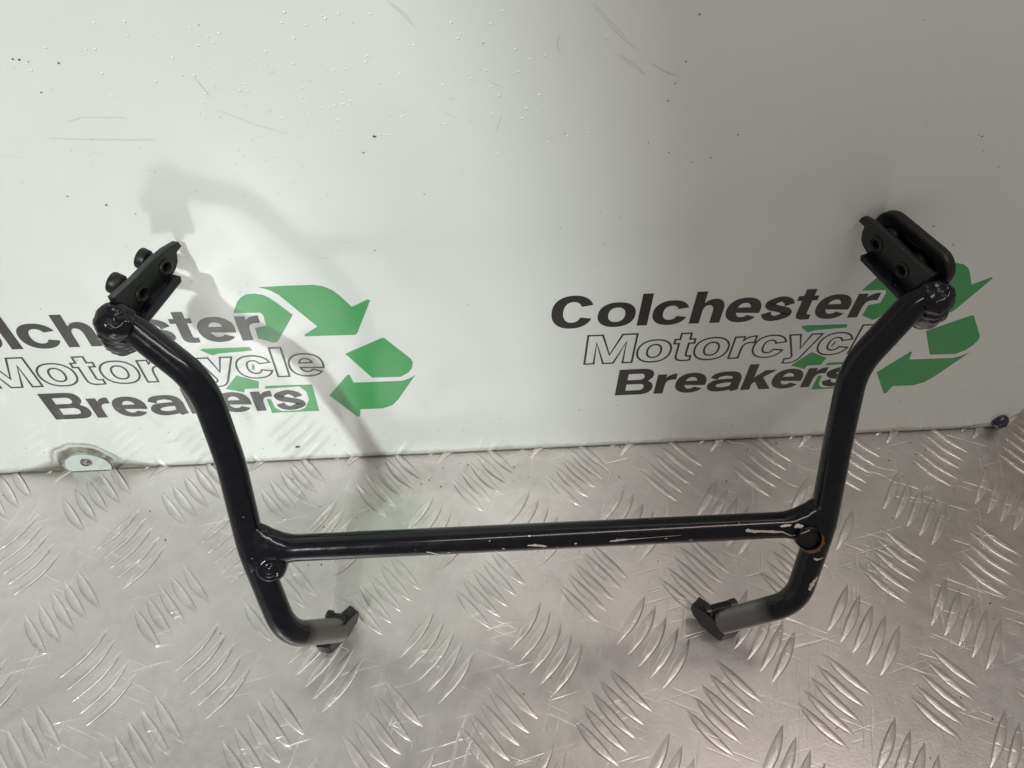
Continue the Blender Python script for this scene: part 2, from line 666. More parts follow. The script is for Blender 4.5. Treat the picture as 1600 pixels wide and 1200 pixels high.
def glyph_pieces(ch, w):
    """list of pieces, each a list of closed loops (outline first, then holes)"""
    m = w / 2
    if ch == 'l':
        return [[[(0, 0), (w, 0), (w, CH), (0, CH)]]]
    if ch == 'o':
        c = XH / 2
        return [[arc(m, c, m, c + 0.5, 0, 360, 48)[:-1], arc(m, c, m - ST, c - TH + 0.6, 0, 360, 40)[:-1]]]
    if ch in 'cC':
        H = XH if ch == 'c' else CH
        c = H / 2
        ss = ST if ch == 'c' else ST + 0.8
        tt = TH if ch == 'c' else TH + 0.9
        a = 20 if ch == 'c' else 22
        outer = arc(m, c, m, c + 0.5, a, 360 - a, 44)
        inner = arc(m, c, m - ss, c - tt + 0.5, 360 - a - 6, a + 6, 40)
        return [[outer + inner]]
    if ch == 'e':
        c = XH / 2
        yb, yt = XH * 0.40, XH * 0.40 + 4.6
        outer = arc(m, c, m, c + 0.5, -14, 325, 48)
        inner = arc(m, c, m - ST, c - TH + 0.6, 318, 197, 22)
        hole = arc(m, c, m - ST, c - TH + 0.6, 18, 162, 22)
        hole = [(x, max(y, yt)) for x, y in hole]
        inner = [(x, min(y, yb)) for x, y in inner]
        return [[outer + inner + [(ST + 0.2, yb)], hole]]
    if ch == 'r':
        return [[[(0, 0), (ST, 0), (ST, XH * 0.44), (ST + 0.5, XH * 0.58), (ST + 1.8, XH * 0.67), (ST + 4.2, XH * 0.715), (w, XH * 0.72), (w, XH + 0.5), (w - 2.2, XH + 0.5), (ST + 3.3, XH - 0.6), (ST + 0.9, XH - 2.6), (ST - 0.4, XH - 4.6), (ST - 0.4, XH), (0, XH)]]]
    if ch == 't':
        a = 3.9
        return [[[(a, 6.0), (a + 0.5, 2.8), (a + 2.2, 0.7), (a + 5.2, -0.3), (w - 2, -0.3), (w, 0.1), (w, 5.3), (w - 2.2, 5.1), (a + ST + 0.6, 5.5), (a + ST, 6.8), (a + ST, XH - 5.0), (w, XH - 5.0), (w, XH), (a + ST, XH), (a + ST, XH + 7.0), (a, XH + 7.0), (a, XH), (0, XH), (0, XH - 5.0), (a, XH - 5.0)]]]
    if ch == 'M':
        return [[[(0, 0), (7.6, 0), (7.6, CH * 0.74), (m - 4.2, 0), (m + 4.2, 0), (w - 7.6, CH * 0.74), (w - 7.6, 0), (w, 0), (w, CH), (w - 11.6, CH), (m, CH * 0.30), (11.6, CH), (0, CH)]]]
    if ch == 'y':
        return [[[(0, XH), (8.8, XH), (m + 0.2, 8.6), (w - 8.6, XH), (w, XH), (m + 3.2, -3.2), (m + 1.2, -6.6), (m - 1.6, -8.5), (m - 5, -9.1), (m - 9.5, -8.9), (m - 9.5, -3.5), (m - 6.6, -3.7), (m - 4.8, -2.9), (m - 4.1, -0.4)]]]
    if ch == 'h':
        cx = (ST + w) / 2 - 0.5
        top = arc(ST - 1 + (w - ST + 1) / 2, XH * 0.60, (w - ST + 1) / 2, XH * 0.40 + 0.5, 0, 135, 18)
        inn = arc(w / 2, XH * 0.50, w / 2 - ST, XH * 0.27, 180, 0, 16)
        return [[[(0, 0), (ST, 0)] + inn + [(w - ST, 0), (w, 0)] + top + [(ST, XH * 0.86), (ST, CH), (0, CH)]]]
    if ch == 's':
        return [[stroke([(w - 4.3, XH * 0.655), (w - 6.2, XH * 0.80), (m, XH - 2.4), (4.8, XH * 0.745), (6.4, XH * 0.59), (m, XH * 0.505), (w - 5.6, XH * 0.40), (w - 4.3, XH * 0.25), (m, 2.3), (6.0, XH * 0.16), (3.8, XH * 0.335)], [7.6, 7.0, 5.4, 7.6, 7.4, 6.6, 7.4, 7.8, 5.4, 7.0, 7.6])]]
    if ch == 'k':
        return [[[(0, 0), (ST, 0), (ST, CH), (0, CH)]],
                [[(ST - 0.6, XH * 0.30), (w - 1.0, XH), (w - 10.6, XH), (ST - 0.6, XH * 0.63)]],
                [[(w, 0), (w - 9.8, 0), (ST + 1.4, XH * 0.47), (ST + 7.2, XH * 0.68)]]]
    if ch == 'a':
        return [[stroke([(4.3, XH * 0.665), (6.6, XH * 0.83), (m - 0.5, XH - 2.4), (w - 7.5, XH * 0.84), (w - 5.0, XH * 0.62), (w - 5.0, XH * 0.30), (w - 4.6, 3.2), (w - 3.4, 0.05)], [7.2, 6.4, 5.4, 6.8, 7.8, 7.8, 7.8, 6.6])],
                [stroke([(w - 5.5, XH * 0.54), (m + 0.5, XH * 0.535), (6.4, XH * 0.455), (4.1, XH * 0.27), (7.0, XH * 0.12), (m - 0.8, 2.3), (w - 8, XH * 0.17), (w - 5.2, XH * 0.34)], [5.0, 5.0, 6.6, 7.8, 6.6, 5.2, 5.4, 5.0])]]
    if ch == 'B':
        out = [(0, 0)] + arc(w - 10.5, CH * 0.275, 10.5, CH * 0.275, -90, 62, 16) + arc(w - 11.6, CH * 0.755, 10.2, CH * 0.245, -40, 90, 16) + [(0, CH)]
        h1 = [(8.4, 6.0)] + arc(w - 12, 6.0 + 4.25, 4.2, 4.25, -90, 90, 12) + [(8.4, 14.5)]
        h2 = [(8.4, 20.2)] + arc(w - 13, 20.2 + 4.1, 4.0, 4.1, -90, 90, 12) + [(8.4, 28.4)]
        return [[out, h1, h2]]


def filled(loops):
    cu = bpy.data.curves.new('glyph', 'CURVE')
    cu.dimensions = '2D'
    cu.fill_mode = 'FRONT'
    for loop in loops:
        sp = cu.splines.new('POLY')
        sp.points.add(len(loop) - 1)
        for p, (a, b) in zip(sp.points, loop):
            p.co = (a, b, 0, 1)
        sp.use_cyclic_u = True
    o = bpy.data.objects.new('glyph', cu)
    COL.objects.link(o)
    dg = bpy.context.evaluated_depsgraph_get()
    me = bpy.data.meshes.new_from_object(o.evaluated_get(dg))
    bpy.data.objects.remove(o)
    bpy.data.curves.remove(cu)
    return me


def word(name, glyphs, z0, shift, y, outline, mat):
    """glyphs: (character, left edge mm, right edge mm), laid on the board plane"""
    bm = bmesh.new()
    for ch, xl, xr in glyphs:
        for q, loops in enumerate(glyph_pieces(ch, xr - xl)):
            yy = y - 0.00001 * q
            put = lambda a, b: bm.verts.new(((a + xl) * MM + shift, yy, (b + z0) * MM))
            if loops[0][0] == 'strip':
                _, Ls, Rs = loops[0]
                va, vb = [put(*p) for p in Ls], [put(*p) for p in Rs]
                for i in range(len(va) - 1):
                    bm.faces.new((va[i], va[i + 1], vb[i + 1], vb[i]))
                continue
            if outline is None:
                me = filled(loops)
                vs = [put(v.co.x, v.co.y) for v in me.vertices]
                for p in me.polygons:
                    bm.faces.new([vs[i] for i in p.vertices])
                bpy.data.meshes.remove(me)
                continue
            hw = outline * 500
            for loop in loops:
                pts = []
                for p in loop:
                    p = Vector(p)
                    if not pts or (p - pts[-1]).length > 0.05:
                        pts.append(p)
                if (pts[0] - pts[-1]).length < 0.05:
                    pts.pop()
                n = len(pts)
                va, vb = [], []
                for i in range(n):
                    t1 = (pts[i] - pts[i - 1]).normalized()
                    t2 = (pts[(i + 1) % n] - pts[i]).normalized()
                    n1, n2 = Vector((-t1.y, t1.x)), Vector((-t2.y, t2.x))
                    nn = (n1 + n2)
                    nn = nn.normalized() if nn.length > 1e-5 else n1
                    kk = hw * min(2.0, 1 / max(0.3, nn.dot(n1)))
                    va.append(put(*(pts[i] + nn * kk)))
                    vb.append(put(*(pts[i] - nn * kk)))
                for i in range(n):
                    k = (i + 1) % n
                    bm.faces.new((va[i], va[k], vb[k], vb[i]))
    for f in bm.faces:
        f.normal_update()
        if f.normal.y > 0:
            f.normal_flip()
    me = bpy.data.meshes.new(name)
    bm.to_mesh(me)
    bm.free()
    return child(name, me, mat, board)


ROW1 = [('C', -401, -369), ('o', -365.5, -336.5), ('l', -333.8, -325.8), ('c', -323.3, -295.5), ('h', -293, -268.8), ('e', -266.3, -239.5),
        ('s', -237.8, -213.5), ('t', -213.2, -197.5), ('e', -195.6, -168.8), ('r', -166.6, -149.4)]
ROW2 = [('M', -370.5, -331.5), ('o', -328.6, -301.3), ('t', -299.9, -283.6), ('o', -281.8, -254), ('r', -251, -233.8), ('c', -233.2, -207),
        ('y', -206.5, -179.8), ('c', -178.8, -152), ('l', -149.6, -140.8), ('e', -138.5, -112.2)]
ROW3 = [('B', -340, -308.6), ('r', -306.3, -289.8), ('e', -289.2, -262.8), ('a', -261, -231.6), ('k', -229.8, -203.5), ('e', -204.8, -178.6),
        ('r', -176.6, -159.8), ('s', -159.4, -134.8)]

GREEN = [
    [(-166.1, 195.5), (-160.3, 207.1), (-156.1, 211.8), (-152.2, 214.1), (-146.1, 214.4), (-141.3, 213.2), (-137.0, 209.6), (-133.0, 204.5), (-124.4, 191.7), (-140.7, 164.1), (-142.1, 162.8), (-144.8, 162.2), (-154.9, 167.7), (-154.5, 179.2), (-145.9, 181.4), (-145.5, 191.8), (-146.9, 195.2)],
    [(-143.0, 220.5), (-125.2, 221.1), (-104.0, 221.0), (-97.5, 219.2), (-92.2, 215.3), (-87.9, 209.6), (-80.9, 197.7), (-68.6, 205.0), (-67.1, 203.6), (-80.8, 169.6), (-82.4, 167.6), (-119.9, 168.1), (-120.4, 169.8), (-109.1, 178.3), (-129.7, 211.7), (-134.6, 216.8), (-139.1, 219.1)],
    [(-93.4, 146.3), (-63.2, 163.1), (-61.3, 162.7), (-43.4, 137.3), (-42.1, 132.7), (-43.4, 125.9), (-46.8, 119.9), (-53.7, 115.2), (-76.3, 115.6)],
    [(-114.1, 94.7), (-95.2, 120.8), (-93.6, 120.3), (-91.8, 110.3), (-52.7, 110.0), (-46.5, 112.8), (-41.4, 116.9), (-58.0, 85.6), (-63.9, 77.5), (-72.6, 73.8), (-91.0, 73.9), (-93.1, 63.8), (-95.2, 63.6)],
    [(-200.9, 157.2), (-198.0, 158.6), (-163.6, 158.3), (-162.1, 154.2), (-187.7, 152.4), (-193.1, 150.3)],
    [(-194.3, 108.8), (-181.6, 125.5), (-166.0, 117.1), (-168.2, 108.0), (-179.3, 107.8), (-180.8, 103.4)],
    [(-163.0, 110.3), (-158.9, 110.8), (-125.3, 110.1), (-125.6, 74.2), (-165.0, 74.1), (-165.3, 93.3)],
    [(-166.7, 137.6), (-165.1, 138.2), (-165.0, 134.5), (-166.8, 130.8), (-167.6, 132.4)],
]
HALO = [(-163.2, 107.1), (-135.9, 108.4), (-131.5, 100.8), (-131.3, 90.9), (-135.8, 80.1), (-142.2, 76.3), (-156.4, 76.5), (-161.0, 81.1), (-161.8, 93.4), (-165.9, 93.7), (-165.9, 107.1)]
LOGO_STEP = 0.46647


def flat_shape(name, pts, shift, y, mat):
    bm = bmesh.new()
    vs = [bm.verts.new((a * MM + shift, y, b * MM)) for a, b in pts]
    f = bm.faces.new(vs)
    f.normal_update()
    if f.normal.y > 0:
        f.normal_flip()
    bmesh.ops.triangulate(bm, faces=bm.faces[:])
    me = bpy.data.meshes.new(name)
    bm.to_mesh(me)
    bm.free()
    return child(name, me, mat, board)


for shift in (0.0, LOGO_STEP):
    for pts in GREEN:
        flat_shape('recycling_arrow', pts, shift, -0.00006, M_GREEN)
    flat_shape('letter_halo', HALO, shift, -0.00010, M_HALO)
    word('lettering', ROW1, 166.0, shift, -0.00018, None, M_INK)
    word('letter_fill', [g for g in ROW2 if g[0] in 'yc'], 121.8, shift, -0.00014, None, M_HALO)
    word('lettering', ROW2, 121.8, shift, -0.00018, 0.0016, M_INK)
    word('lettering', ROW3, 78.0, shift, -0.00018, None, M_INK)


# scuffs and scratches on the panel, as thin marks
SCRATCH = [[(71.0, 416.1), (82.4, 404.2), (92.2, 394.7), (101.9, 388.7)], [(73.0, 416.1), (84.1, 404.6), (93.9, 395.3)], [(89.0, 387.1), (97.7, 380.7), (105.8, 374.8)], [(90.8, 386.7), (99.4, 381.4), (108.5, 373.6)], [(108.3, 381.6), (118.3, 375.7), (126.1, 373.2)], [(57.2, 398.8), (55.9, 393.1), (58.0, 388.1)], [(-32.2, 417.5), (-26.3, 411.6), (-18.1, 402.4)], [(-30.6, 416.8), (-24.0, 410.9), (-20.1, 406.5)], [(-231.5, 342.4), (-205.6, 340.8), (-171.9, 339.9)], [(-217.3, 352.7), (-206.9, 355.2), (-182.9, 354.2)], [(-132.8, 357.8), (-113.9, 348.0), (-95.5, 341.2)], [(-9.7, 355.7), (2.8, 347.9)], [(6.5, 344.9), (9.5, 348.6)], [(18.6, 373.2), (26.8, 367.6)], [(27.0, 351.5), (23.3, 340.2)], [(-84.9, 258.3), (-78.2, 260.8), (-70.4, 256.6)], [(-102.3, 250.6), (-95.4, 246.3), (-88.0, 244.2)], [(-213.7, 333.8), (-206.0, 330.5)], [(-178.6, 319.9), (-172.6, 318.8)], [(-219.1, 294.3), (-215.5, 293.7)], [(-139.8, 377.9), (-134.1, 365.7)], [(286.7, 335.5), (286.0, 341.7)], [(-262.7, 332.2), (-249.6, 329.6)], [(-132.6, 301.6), (-131.9, 296.7)], [(-32.4, 226.8), (-37.1, 223.3)], [(-104.1, 307.8), (-98.4, 307.6)], [(-250.1, 119.1), (-239.8, 112.6), (-218.5, 116.9)], [(-113.3, 300.9), (-109.9, 298.8)], [(449.3, 107.0), (454.5, 110.1)], [(-363.6, 57.0), (-357.1, 57.5)], [(-266.1, 39.4), (-249.9, 39.1)]]
SPECK = [(-48.0, 338.7), (-21.8, 296.3), (130.8, 408.0), (125.1, 368.6), (128.8, 381.6), (129.7, 322.6), (123.0, 357.8), (170.2, 334.1), (-322.4, 110.9), (-257.3, 53.3), (-231.4, 40.5), (-217.4, 294.8), (66.7, 266.0), (349.6, 305.5), (317.1, 257.9), (328.6, 256.9), (156.8, 318.1), (145.7, 315.1), (105.5, 273.2), (98.2, 250.7), (397.6, 108.5), (418.1, 82.9), (434.2, 3.4), (450.9, 60.5), (466.6, 19.9), (505.3, 32.3), (94.0, 78.1), (97.3, 59.4), (130.9, 63.5), (-206.4, 387.2), (-228.6, 389.8), (-225.5, 389.4), (-221.5, 388.2), (-185.5, 227.9)]
rnd = random.Random(11)
bm = bmesh.new()


def ribbon(bm, pts, w, y):
    n = len(pts)
    L, R = [], []
    for i in range(n):
        a, b = pts[max(0, i - 1)], pts[min(n - 1, i + 1)]
        t = Vector((b[0] - a[0], b[1] - a[1]))
        t = t.normalized() if t.length else Vector((1, 0))
        f = 0.25 if i in (0, n - 1) else 1.0
        L.append(bm.verts.new(((pts[i][0] - t.y * w * f) * MM, y, (pts[i][1] + t.x * w * f) * MM)))
        R.append(bm.verts.new(((pts[i][0] + t.y * w * f) * MM, y, (pts[i][1] - t.x * w * f) * MM)))
    for i in range(n - 1):
        bm.faces.new((L[i], L[i + 1], R[i + 1], R[i]))


for line in SCRATCH:
    pts = [line[0]]
    for a, b in zip(line, line[1:]):
        k = max(2, int(math.hypot(b[0] - a[0], b[1] - a[1]) / 3))
        for i in range(1, k + 1):
            f = i / k
            pts.append((a[0] + (b[0] - a[0]) * f + rnd.uniform(-.15, .15), a[1] + (b[1] - a[1]) * f + rnd.uniform(-.15, .15)))
    ribbon(bm, pts, rnd.uniform(0.08, 0.16), -0.0002)
for i in range(150):
    x, z = rnd.uniform(-400, 40), rnd.uniform(8, 415)
    a = rnd.gauss(0.1, 0.45)
    L = rnd.uniform(0.8, 4.5)
    ribbon(bm, [(x, z), (x + L * math.cos(a) / 2, z + L * math.sin(a) / 2 + rnd.uniform(-.2, .2)), (x + L * math.cos(a), z + L * math.sin(a))], rnd.uniform(0.06, 0.18), -0.0002)
o = child('scratches', from_bm('scratches', bm), M_SCRATCH, board)
o['kind'] = 'stuff'
bm = bmesh.new()
spots = [(x, z, rnd.uniform(0.35, 0.7)) for x, z in SPECK] + [(-154.0, 22.0, 2.0), (-48, 338.7, 0.9)]
spots += [(rnd.uniform(-420, 510), rnd.uniform(2, 60) if rnd.random() < 0.6 else rnd.uniform(60, 410), rnd.uniform(0.2, 0.55)) for _ in range(120)]
for x, z, r in spots:
    n = 8
    vs = []
    for i in range(n):
        a = 2 * math.pi * i / n
        rr = r * rnd.uniform(0.6, 1.1)
        vs.append(bm.verts.new(((x + rr * 1.3 * math.cos(a)) * MM, -0.00025, (z + rr * math.sin(a)) * MM)))
    bm.faces.new(vs)
o = child('dirt_specks', from_bm('dirt_specks', bm), M_SPECK, board)
o['kind'] = 'stuff'

# left screw on its pale washer, cut off by the panel's lower edge
pts = []
R = 18.5
for i in range(49):
    a = math.radians(-30 + 240 * i / 48)
    pts.append((-341.5 + R * 1.03 * math.cos(a), 8.5 + R * 0.93 * math.sin(a)))
pts = [(x, max(z, 1.2)) for x, z in pts]
me = flat_plate([(a * MM, b * MM) for a, b in pts], [], 0.0010, (0, -0.0006, 0), (1, 0, 0), (0, 0, 1), 0.0002)
washer = child('washer', me, M_WASHER, board)
me = lathe([(4.6 * MM, 0), (4.6 * MM, 0.0012), (4.0 * MM, 0.0024), (2.4 * MM, 0.0032), (2.2 * MM, 0.0022), (0.4 * MM, 0.0020)], (-0.3406, -0.0011, 0.0157), (0, -1, 0), 20)
child('screw', auto_smooth(me), M_SCREW, board)
# right screw: dark blue domed cap in the corner
me = lathe([(7.6 * MM, 0), (7.7 * MM, 0.0015), (6.6 * MM, 0.0042), (4.2 * MM, 0.0060), (3.6 * MM, 0.0050), (0.5 * MM, 0.0046)], (0.5070, -0.0001, 0.0117), (0, -1, 0), 24, 0.06, 4)
child('screw', auto_smooth(me), M_BLUE, board)
bm = bmesh.new()
for pts, w in (([(499, 9.5), (490, 6.5), (478, 3.6), (466, 1.6)], 0.35), ([(514, 14), (519, 19), (521, 24)], 0.6), ([(500, 17), (504, 20.5), (511, 20.8)], 0.7)):
    ribbon(bm, pts, w, -0.00022)
child('crack', from_bm('crack', bm), M_SPECK, board)

# water droplets on the upper left of the panel
bm = bmesh.new()
rnd = random.Random(3)
for i in range(250):
    x = rnd.gauss(-75, 60)
    z = rnd.gauss(372, 24)
    if i > 170:
        x = rnd.uniform(-240, 90)
        z = rnd.uniform(318, 418)
    if z > 425 or z < 308:
        continue
    r = rnd.uniform(0.25, 0.8)
    g = bmesh.ops.create_icosphere(bm, subdivisions=1, radius=1.0)
    for v in g['verts']:
        v.co = Vector((x * MM + v.co.x * r * 1.25 * MM, v.co.y * r * 0.45 * MM, z * MM + v.co.z * r * MM))
drops = link('water_droplets', from_bm('water_droplets', bm), M_WATER, None, True)
tag(drops, 'tiny clear water droplets scattered on the upper part of the board', 'water droplets', kind='stuff')

# ------------------------------------------------------------------ black bracket
bracket = empty('motorcycle_bracket', (0.05, -0.175, 0.0), 'black painted tubular steel bracket with chipped crossbar leaning on the white board', 'bracket')
TR = 0.0094


def V(*a):
    return Vector(a) * MM


ARM = {
    'L': [V(-209, -68, 263.5), V(-199, -69, 256.5), V(-162.9, -90, 227.7), V(-154.2, -116.8, 180), V(-149, -152, 124), V(-134.3, -188.7, 64), V(-106.1, -169.2, 18)],
    'R': [V(299, -68, 257.5), V(288.8, -68.5, 253.5), V(255.3, -90, 216.5), V(247.4, -121, 179.5), V(244.6, -154.8, 123.9), V(234.3, -186.7, 64), V(191, -181.4, 18)],
}
JUNC = {'L': V(-149, -152, 124), 'R': V(244.6, -154.8, 123.9)}
for side in 'LR':
    P = ARM[side]
    path = fillet(P, [0.08, 0.055, 0.15, 0.15, 0.038])
    path = subdivide_path(path, 0.004)
    seglen = (P[-1] - P[-2]).length
    me = sweep(path, TR, 30, lambda s, L: max(0.0, min(1.0, 1 - (L - s - 0.030) / 0.022)))
    child('arm', auto_smooth(me, 50), M_BLACK, bracket)

# crossbar with flared weld fillets at both ends
A, B = JUNC['L'], JUNC['R']
ax = (B - A).normalized()
arm_dir = V(0, 36, 57).normalized()
up = (arm_dir - ax * arm_dir.dot(ax)).normalized()
front = up.cross(ax) if up.cross(ax).y < 0 else -up.cross(ax)
length = (B - A).length
child('crossbar', auto_smooth(sweep(subdivide_path([A, B], 0.006), TR * 0.98, 30), 50), M_BLACK, bracket)


def weld_flare(origin, outdir, seed):
    rnd = random.Random(seed)
    bm = bmesh.new()
    seg, n = 32, 16
    rings = []
    for i in range(n):
        d = 0.031 * i / (n - 1)
        g = max(0.0, 1 - d / 0.029)
        k = g ** 1.5
        ring = []
        for q in range(seg):
            a = 2 * math.pi * q / seg
            ca, sa = math.cos(a), math.sin(a)
            ru = TR * 0.99 + (0.0165 if ca > 0 else 0.0150) * k
            rf = TR * 0.99 + 0.0012 * k
            rip = 1 + 0.022 * math.sin(d * 2100 + 2 * a) * g + rnd.uniform(-1, 1) * 0.012 * g
            ring.append(bm.verts.new(origin + outdir * d + (up * ca * ru + front * sa * rf) * rip))
        rings.append(ring)
    for R1, R2 in zip(rings, rings[1:]):
        for q in range(seg):
            bm.faces.new((R1[q], R1[(q + 1) % seg], R2[(q + 1) % seg], R2[q]))
    bm.faces.new(rings[0])
    bm.faces.new(rings[-1])
    return auto_smooth(from_bm('weld', bm), 70)


child('weld', weld_flare(A, ax, 1), M_BLACK, bracket)
child('weld', weld_flare(B, -ax, 2), M_BLACK, bracket)

# round bosses with a hole on the lower front of each joint
for side, c, bore, mat_rim in (('L', V(-135.3, -167.0, 123.0), M_BLACK, None), ('R', V(229.8, -168.5, 127.5), M_HOLE, M_RUST)):
    n = Vector((0.15 if side == 'L' else -0.1, -0.75, 0.65)).normalized()
    if side == 'L':
        prof = [(11.0 * MM, -0.012), (10.6 * MM, -0.0055), (9.6 * MM, -0.0022), (8.2 * MM, -0.0004), (6.8 * MM, 0.0002), (5.4 * MM, -0.0006), (4.6 * MM, -0.0010), (3.6 * MM, -0.0004), (2.4 * MM, 0.0006), (1.2 * MM, 0.0010), (0.3 * MM, 0.0011)]
    else:
        prof = [(9.3 * MM, -0.009), (9.1 * MM, -0.0006), (8.5 * MM, 0.0006), (8.0 * MM, 0.0006), (7.6 * MM, -0.0006), (7.4 * MM, -0.004), (0.3 * MM, -0.0042)]
    boss = child('boss', auto_smooth(rough_up(lathe(prof, c, n, 30, 0.0, 3), 0.0005 if side == 'L' else 0.0003, 160), 70), M_BLACK, bracket)
    if side == 'R':
        child('bore', lathe([(7.2 * MM, -0.0044), (7.2 * MM, -0.0036), (0.3 * MM, -0.0036)], c, n, 24), M_HOLE, boss)
        x, y, z = frame_from(n)
        bm = bmesh.new()
        rnd = random.Random(8)
        prev = None
        for i in range(27):
            a = math.radians(150 + 150 * i / 26)
            w = 0.6 + 2.4 * math.sin(math.pi * i / 26) * rnd.uniform(0.4, 1.2)
            p0 = c + (x * math.cos(a) + y * math.sin(a)) * (8.0 * MM) + z * 0.0009
            p1 = c + (x * math.cos(a) + y * math.sin(a)) * ((8.0 + w) * MM) + z * 0.0007
            cur = (bm.verts.new(p0), bm.verts.new(p1))
            if prev:
                bm.faces.new((prev[0], prev[1], cur[1], cur[0]))
            prev = cur
        child('rust', from_bm('rust', bm), M_RUST, boss)


# upper mounts ------------------------------------------------------
def mount(side):
    if side == 'L':
        blob, tip, sx = V(-208.5, -67, 255), V(-183.5, -3.2, 0), 1
        start = V(-206, -62, 0)
        ztop0, ztop1, zbot0, zbot1 = 276, 267.5, 252, 253
        label = None
    else:
        blob, tip, sx = V(301.0, -67, 250), V(272.3, -3.2, 0), -1
        start = V(296, -62, 0)
        ztop0, ztop1, zbot0, zbot1 = 271, 271.0, 248, 253
    # weld boss: ridged upright lump
    prof = []
    n = 26
    for i in range(n + 1):
        t = i / n
        h = -0.018 + 0.033 * t
        r = 0.0124 * (1 - 0.16 * abs(2 * t - 1) ** 3)
        r *= 1 + 0.035 * math.sin(t * 21 + 1.5 * math.sin(t * 9))
        prof.append((r, h))
    prof += [(0.0090, 0.0165), (0.0070, 0.0176), (0.0054, 0.0178), (0.0040, 0.0173), (0.0022, 0.0176), (0.0003, 0.0179)]
    boss = child('weld_boss', auto_smooth(rough_up(lathe(prof, blob, (0.24 * sx, -0.30, 0.93), 40, 0.02, 5), 0.0011, 210), 70), M_BLACK, bracket)
    # web plate with two holes, running back to the board
    d = (tip - start)
    L = d.length
    ux = d.normalized()
    e = 0.006
    zt = lambda f: (ztop0 + (ztop1 - ztop0) * f) * MM
    zb = lambda f: (zbot0 + (zbot1 - zbot0) * f) * MM
    out = [(0, zb(0)), (L * 0.74, zb(0.74)), (L * 0.82, zb(0.82) + 0.0015), (L * 0.875, zb(0.88) + 0.004), (L * 0.90, zb(1) + 0.008), (L * 0.91, zt(1) - 0.0045), (L, zt(1) - 0.0040), (L - 0.001, zt(1) - 0.001), (L - 0.004, zt(1)),
           (L * 0.80, zt(0.80) + 0.001), (L * 0.6, zt(0.6) + 0.0015), (L * 0.3, zt(0.3)), (0, zt(0))]
    h1 = (L * 0.30, (zt(0.3) + zb(0.3)) / 2 - 0.001)
    h2 = (L * 0.70, (zt(0.7) + zb(0.7)) / 2)
    web = child('mounting_plate', flat_plate(out, [circle(*h1, 0.0036), circle(*h2, 0.0036)], 0.0052, start, ux, (0, 0, 1), 0.0007), M_PLATE, bracket)
    nrm = ux.cross(Vector((0, 0, 1)))          # points to one side
    inner = nrm if nrm.x * sx > 0 else -nrm
    # raised ring round each hole on the inner face
    for hx, hz in (h1, h2):
        c = start + ux * hx + Vector((0, 0, hz)) + inner * 0.0023
        bm = bmesh.new()
        x, y, z = frame_from(inner)
        seg = 24
        prof = [(0.0062, 0.0), (0.0060, 0.0011), (0.0042, 0.0013), (0.0036, 0.0006), (0.0036, -0.004)]
        rings = [[bm.verts.new(c + z * h + (x * math.cos(2 * math.pi * i / seg) + y * math.sin(2 * math.pi * i / seg)) * r) for i in range(seg)] for r, h in prof]
        for R1, R2 in zip(rings, rings[1:]):
            for i in range(seg):
                bm.faces.new((R1[i], R1[(i + 1) % seg], R2[(i + 1) % seg], R2[i]))
        child('hole_rim', auto_smooth(from_bm('rim', bm), 40), M_PLATE, web)
    # bottom lip bent inwards, shorter than the web
    lip_w = 0.0085
    ly = inner
    lip = [(0.002, 0), (L * 0.70, 0), (L * 0.72, lip_w * 0.9), (L * 0.70, lip_w), (0.002, lip_w)]
    lo = start + Vector((0, 0, zb(0.0) + 0.0016)) + inner * 0.0015
    child('lip', flat_plate(lip, [], 0.0036, lo, ux + Vector((0, 0, (zb(1) - zb(0)) / L)), ly + Vector((0, 0, -0.22)), 0.0007), M_BLACK, web)
    # rubber stubs on the outer side, opposite the holes
    for k, (hx, hz) in enumerate((h1, h2)):
        c = start + ux * hx + Vector((0, 0, hz + 0.0010)) - inner * 0.0024
        ln = (0.0150 if k == 0 else 0.0125) if side == 'L' else 0.0095
        prof = [(0.0058, 0), (0.0058, ln * 0.40), (0.0048, ln * 0.46), (0.0066, ln * 0.58), (0.0070, ln * 0.90), (0.0066, ln), (0.0004, ln)]
        ax_ = -inner + Vector((0, -0.05, 0.26))
        st = child('rubber_stub', auto_smooth(lathe(prof, c, ax_, 22), 40), M_RUBBER, web)
    if side == 'R':
        c = start + ux * (L * 0.44) - inner * 0.0125 + Vector((0, 0, 0.2655))
        o_ = stadium(0, 0, 0.062, 0.0125, 12)
        i_ = stadium(0, 0, 0.050, 0.0070, 12)
        child('rubber_pad', flat_plate(o_, [i_], 0.0075, c, ux, Vector((0, 0, 1)), 0.0018), M_RUBBER, web)
        child('pad_web', flat_plate(stadium(0, 0, 0.0504, 0.0072, 12), [], 0.002, c - inner * 0.0015, ux, (0, 0, 1), 0.0004), M_RUBBER, web)
    return web


for side in 'LR':
    mount(side)


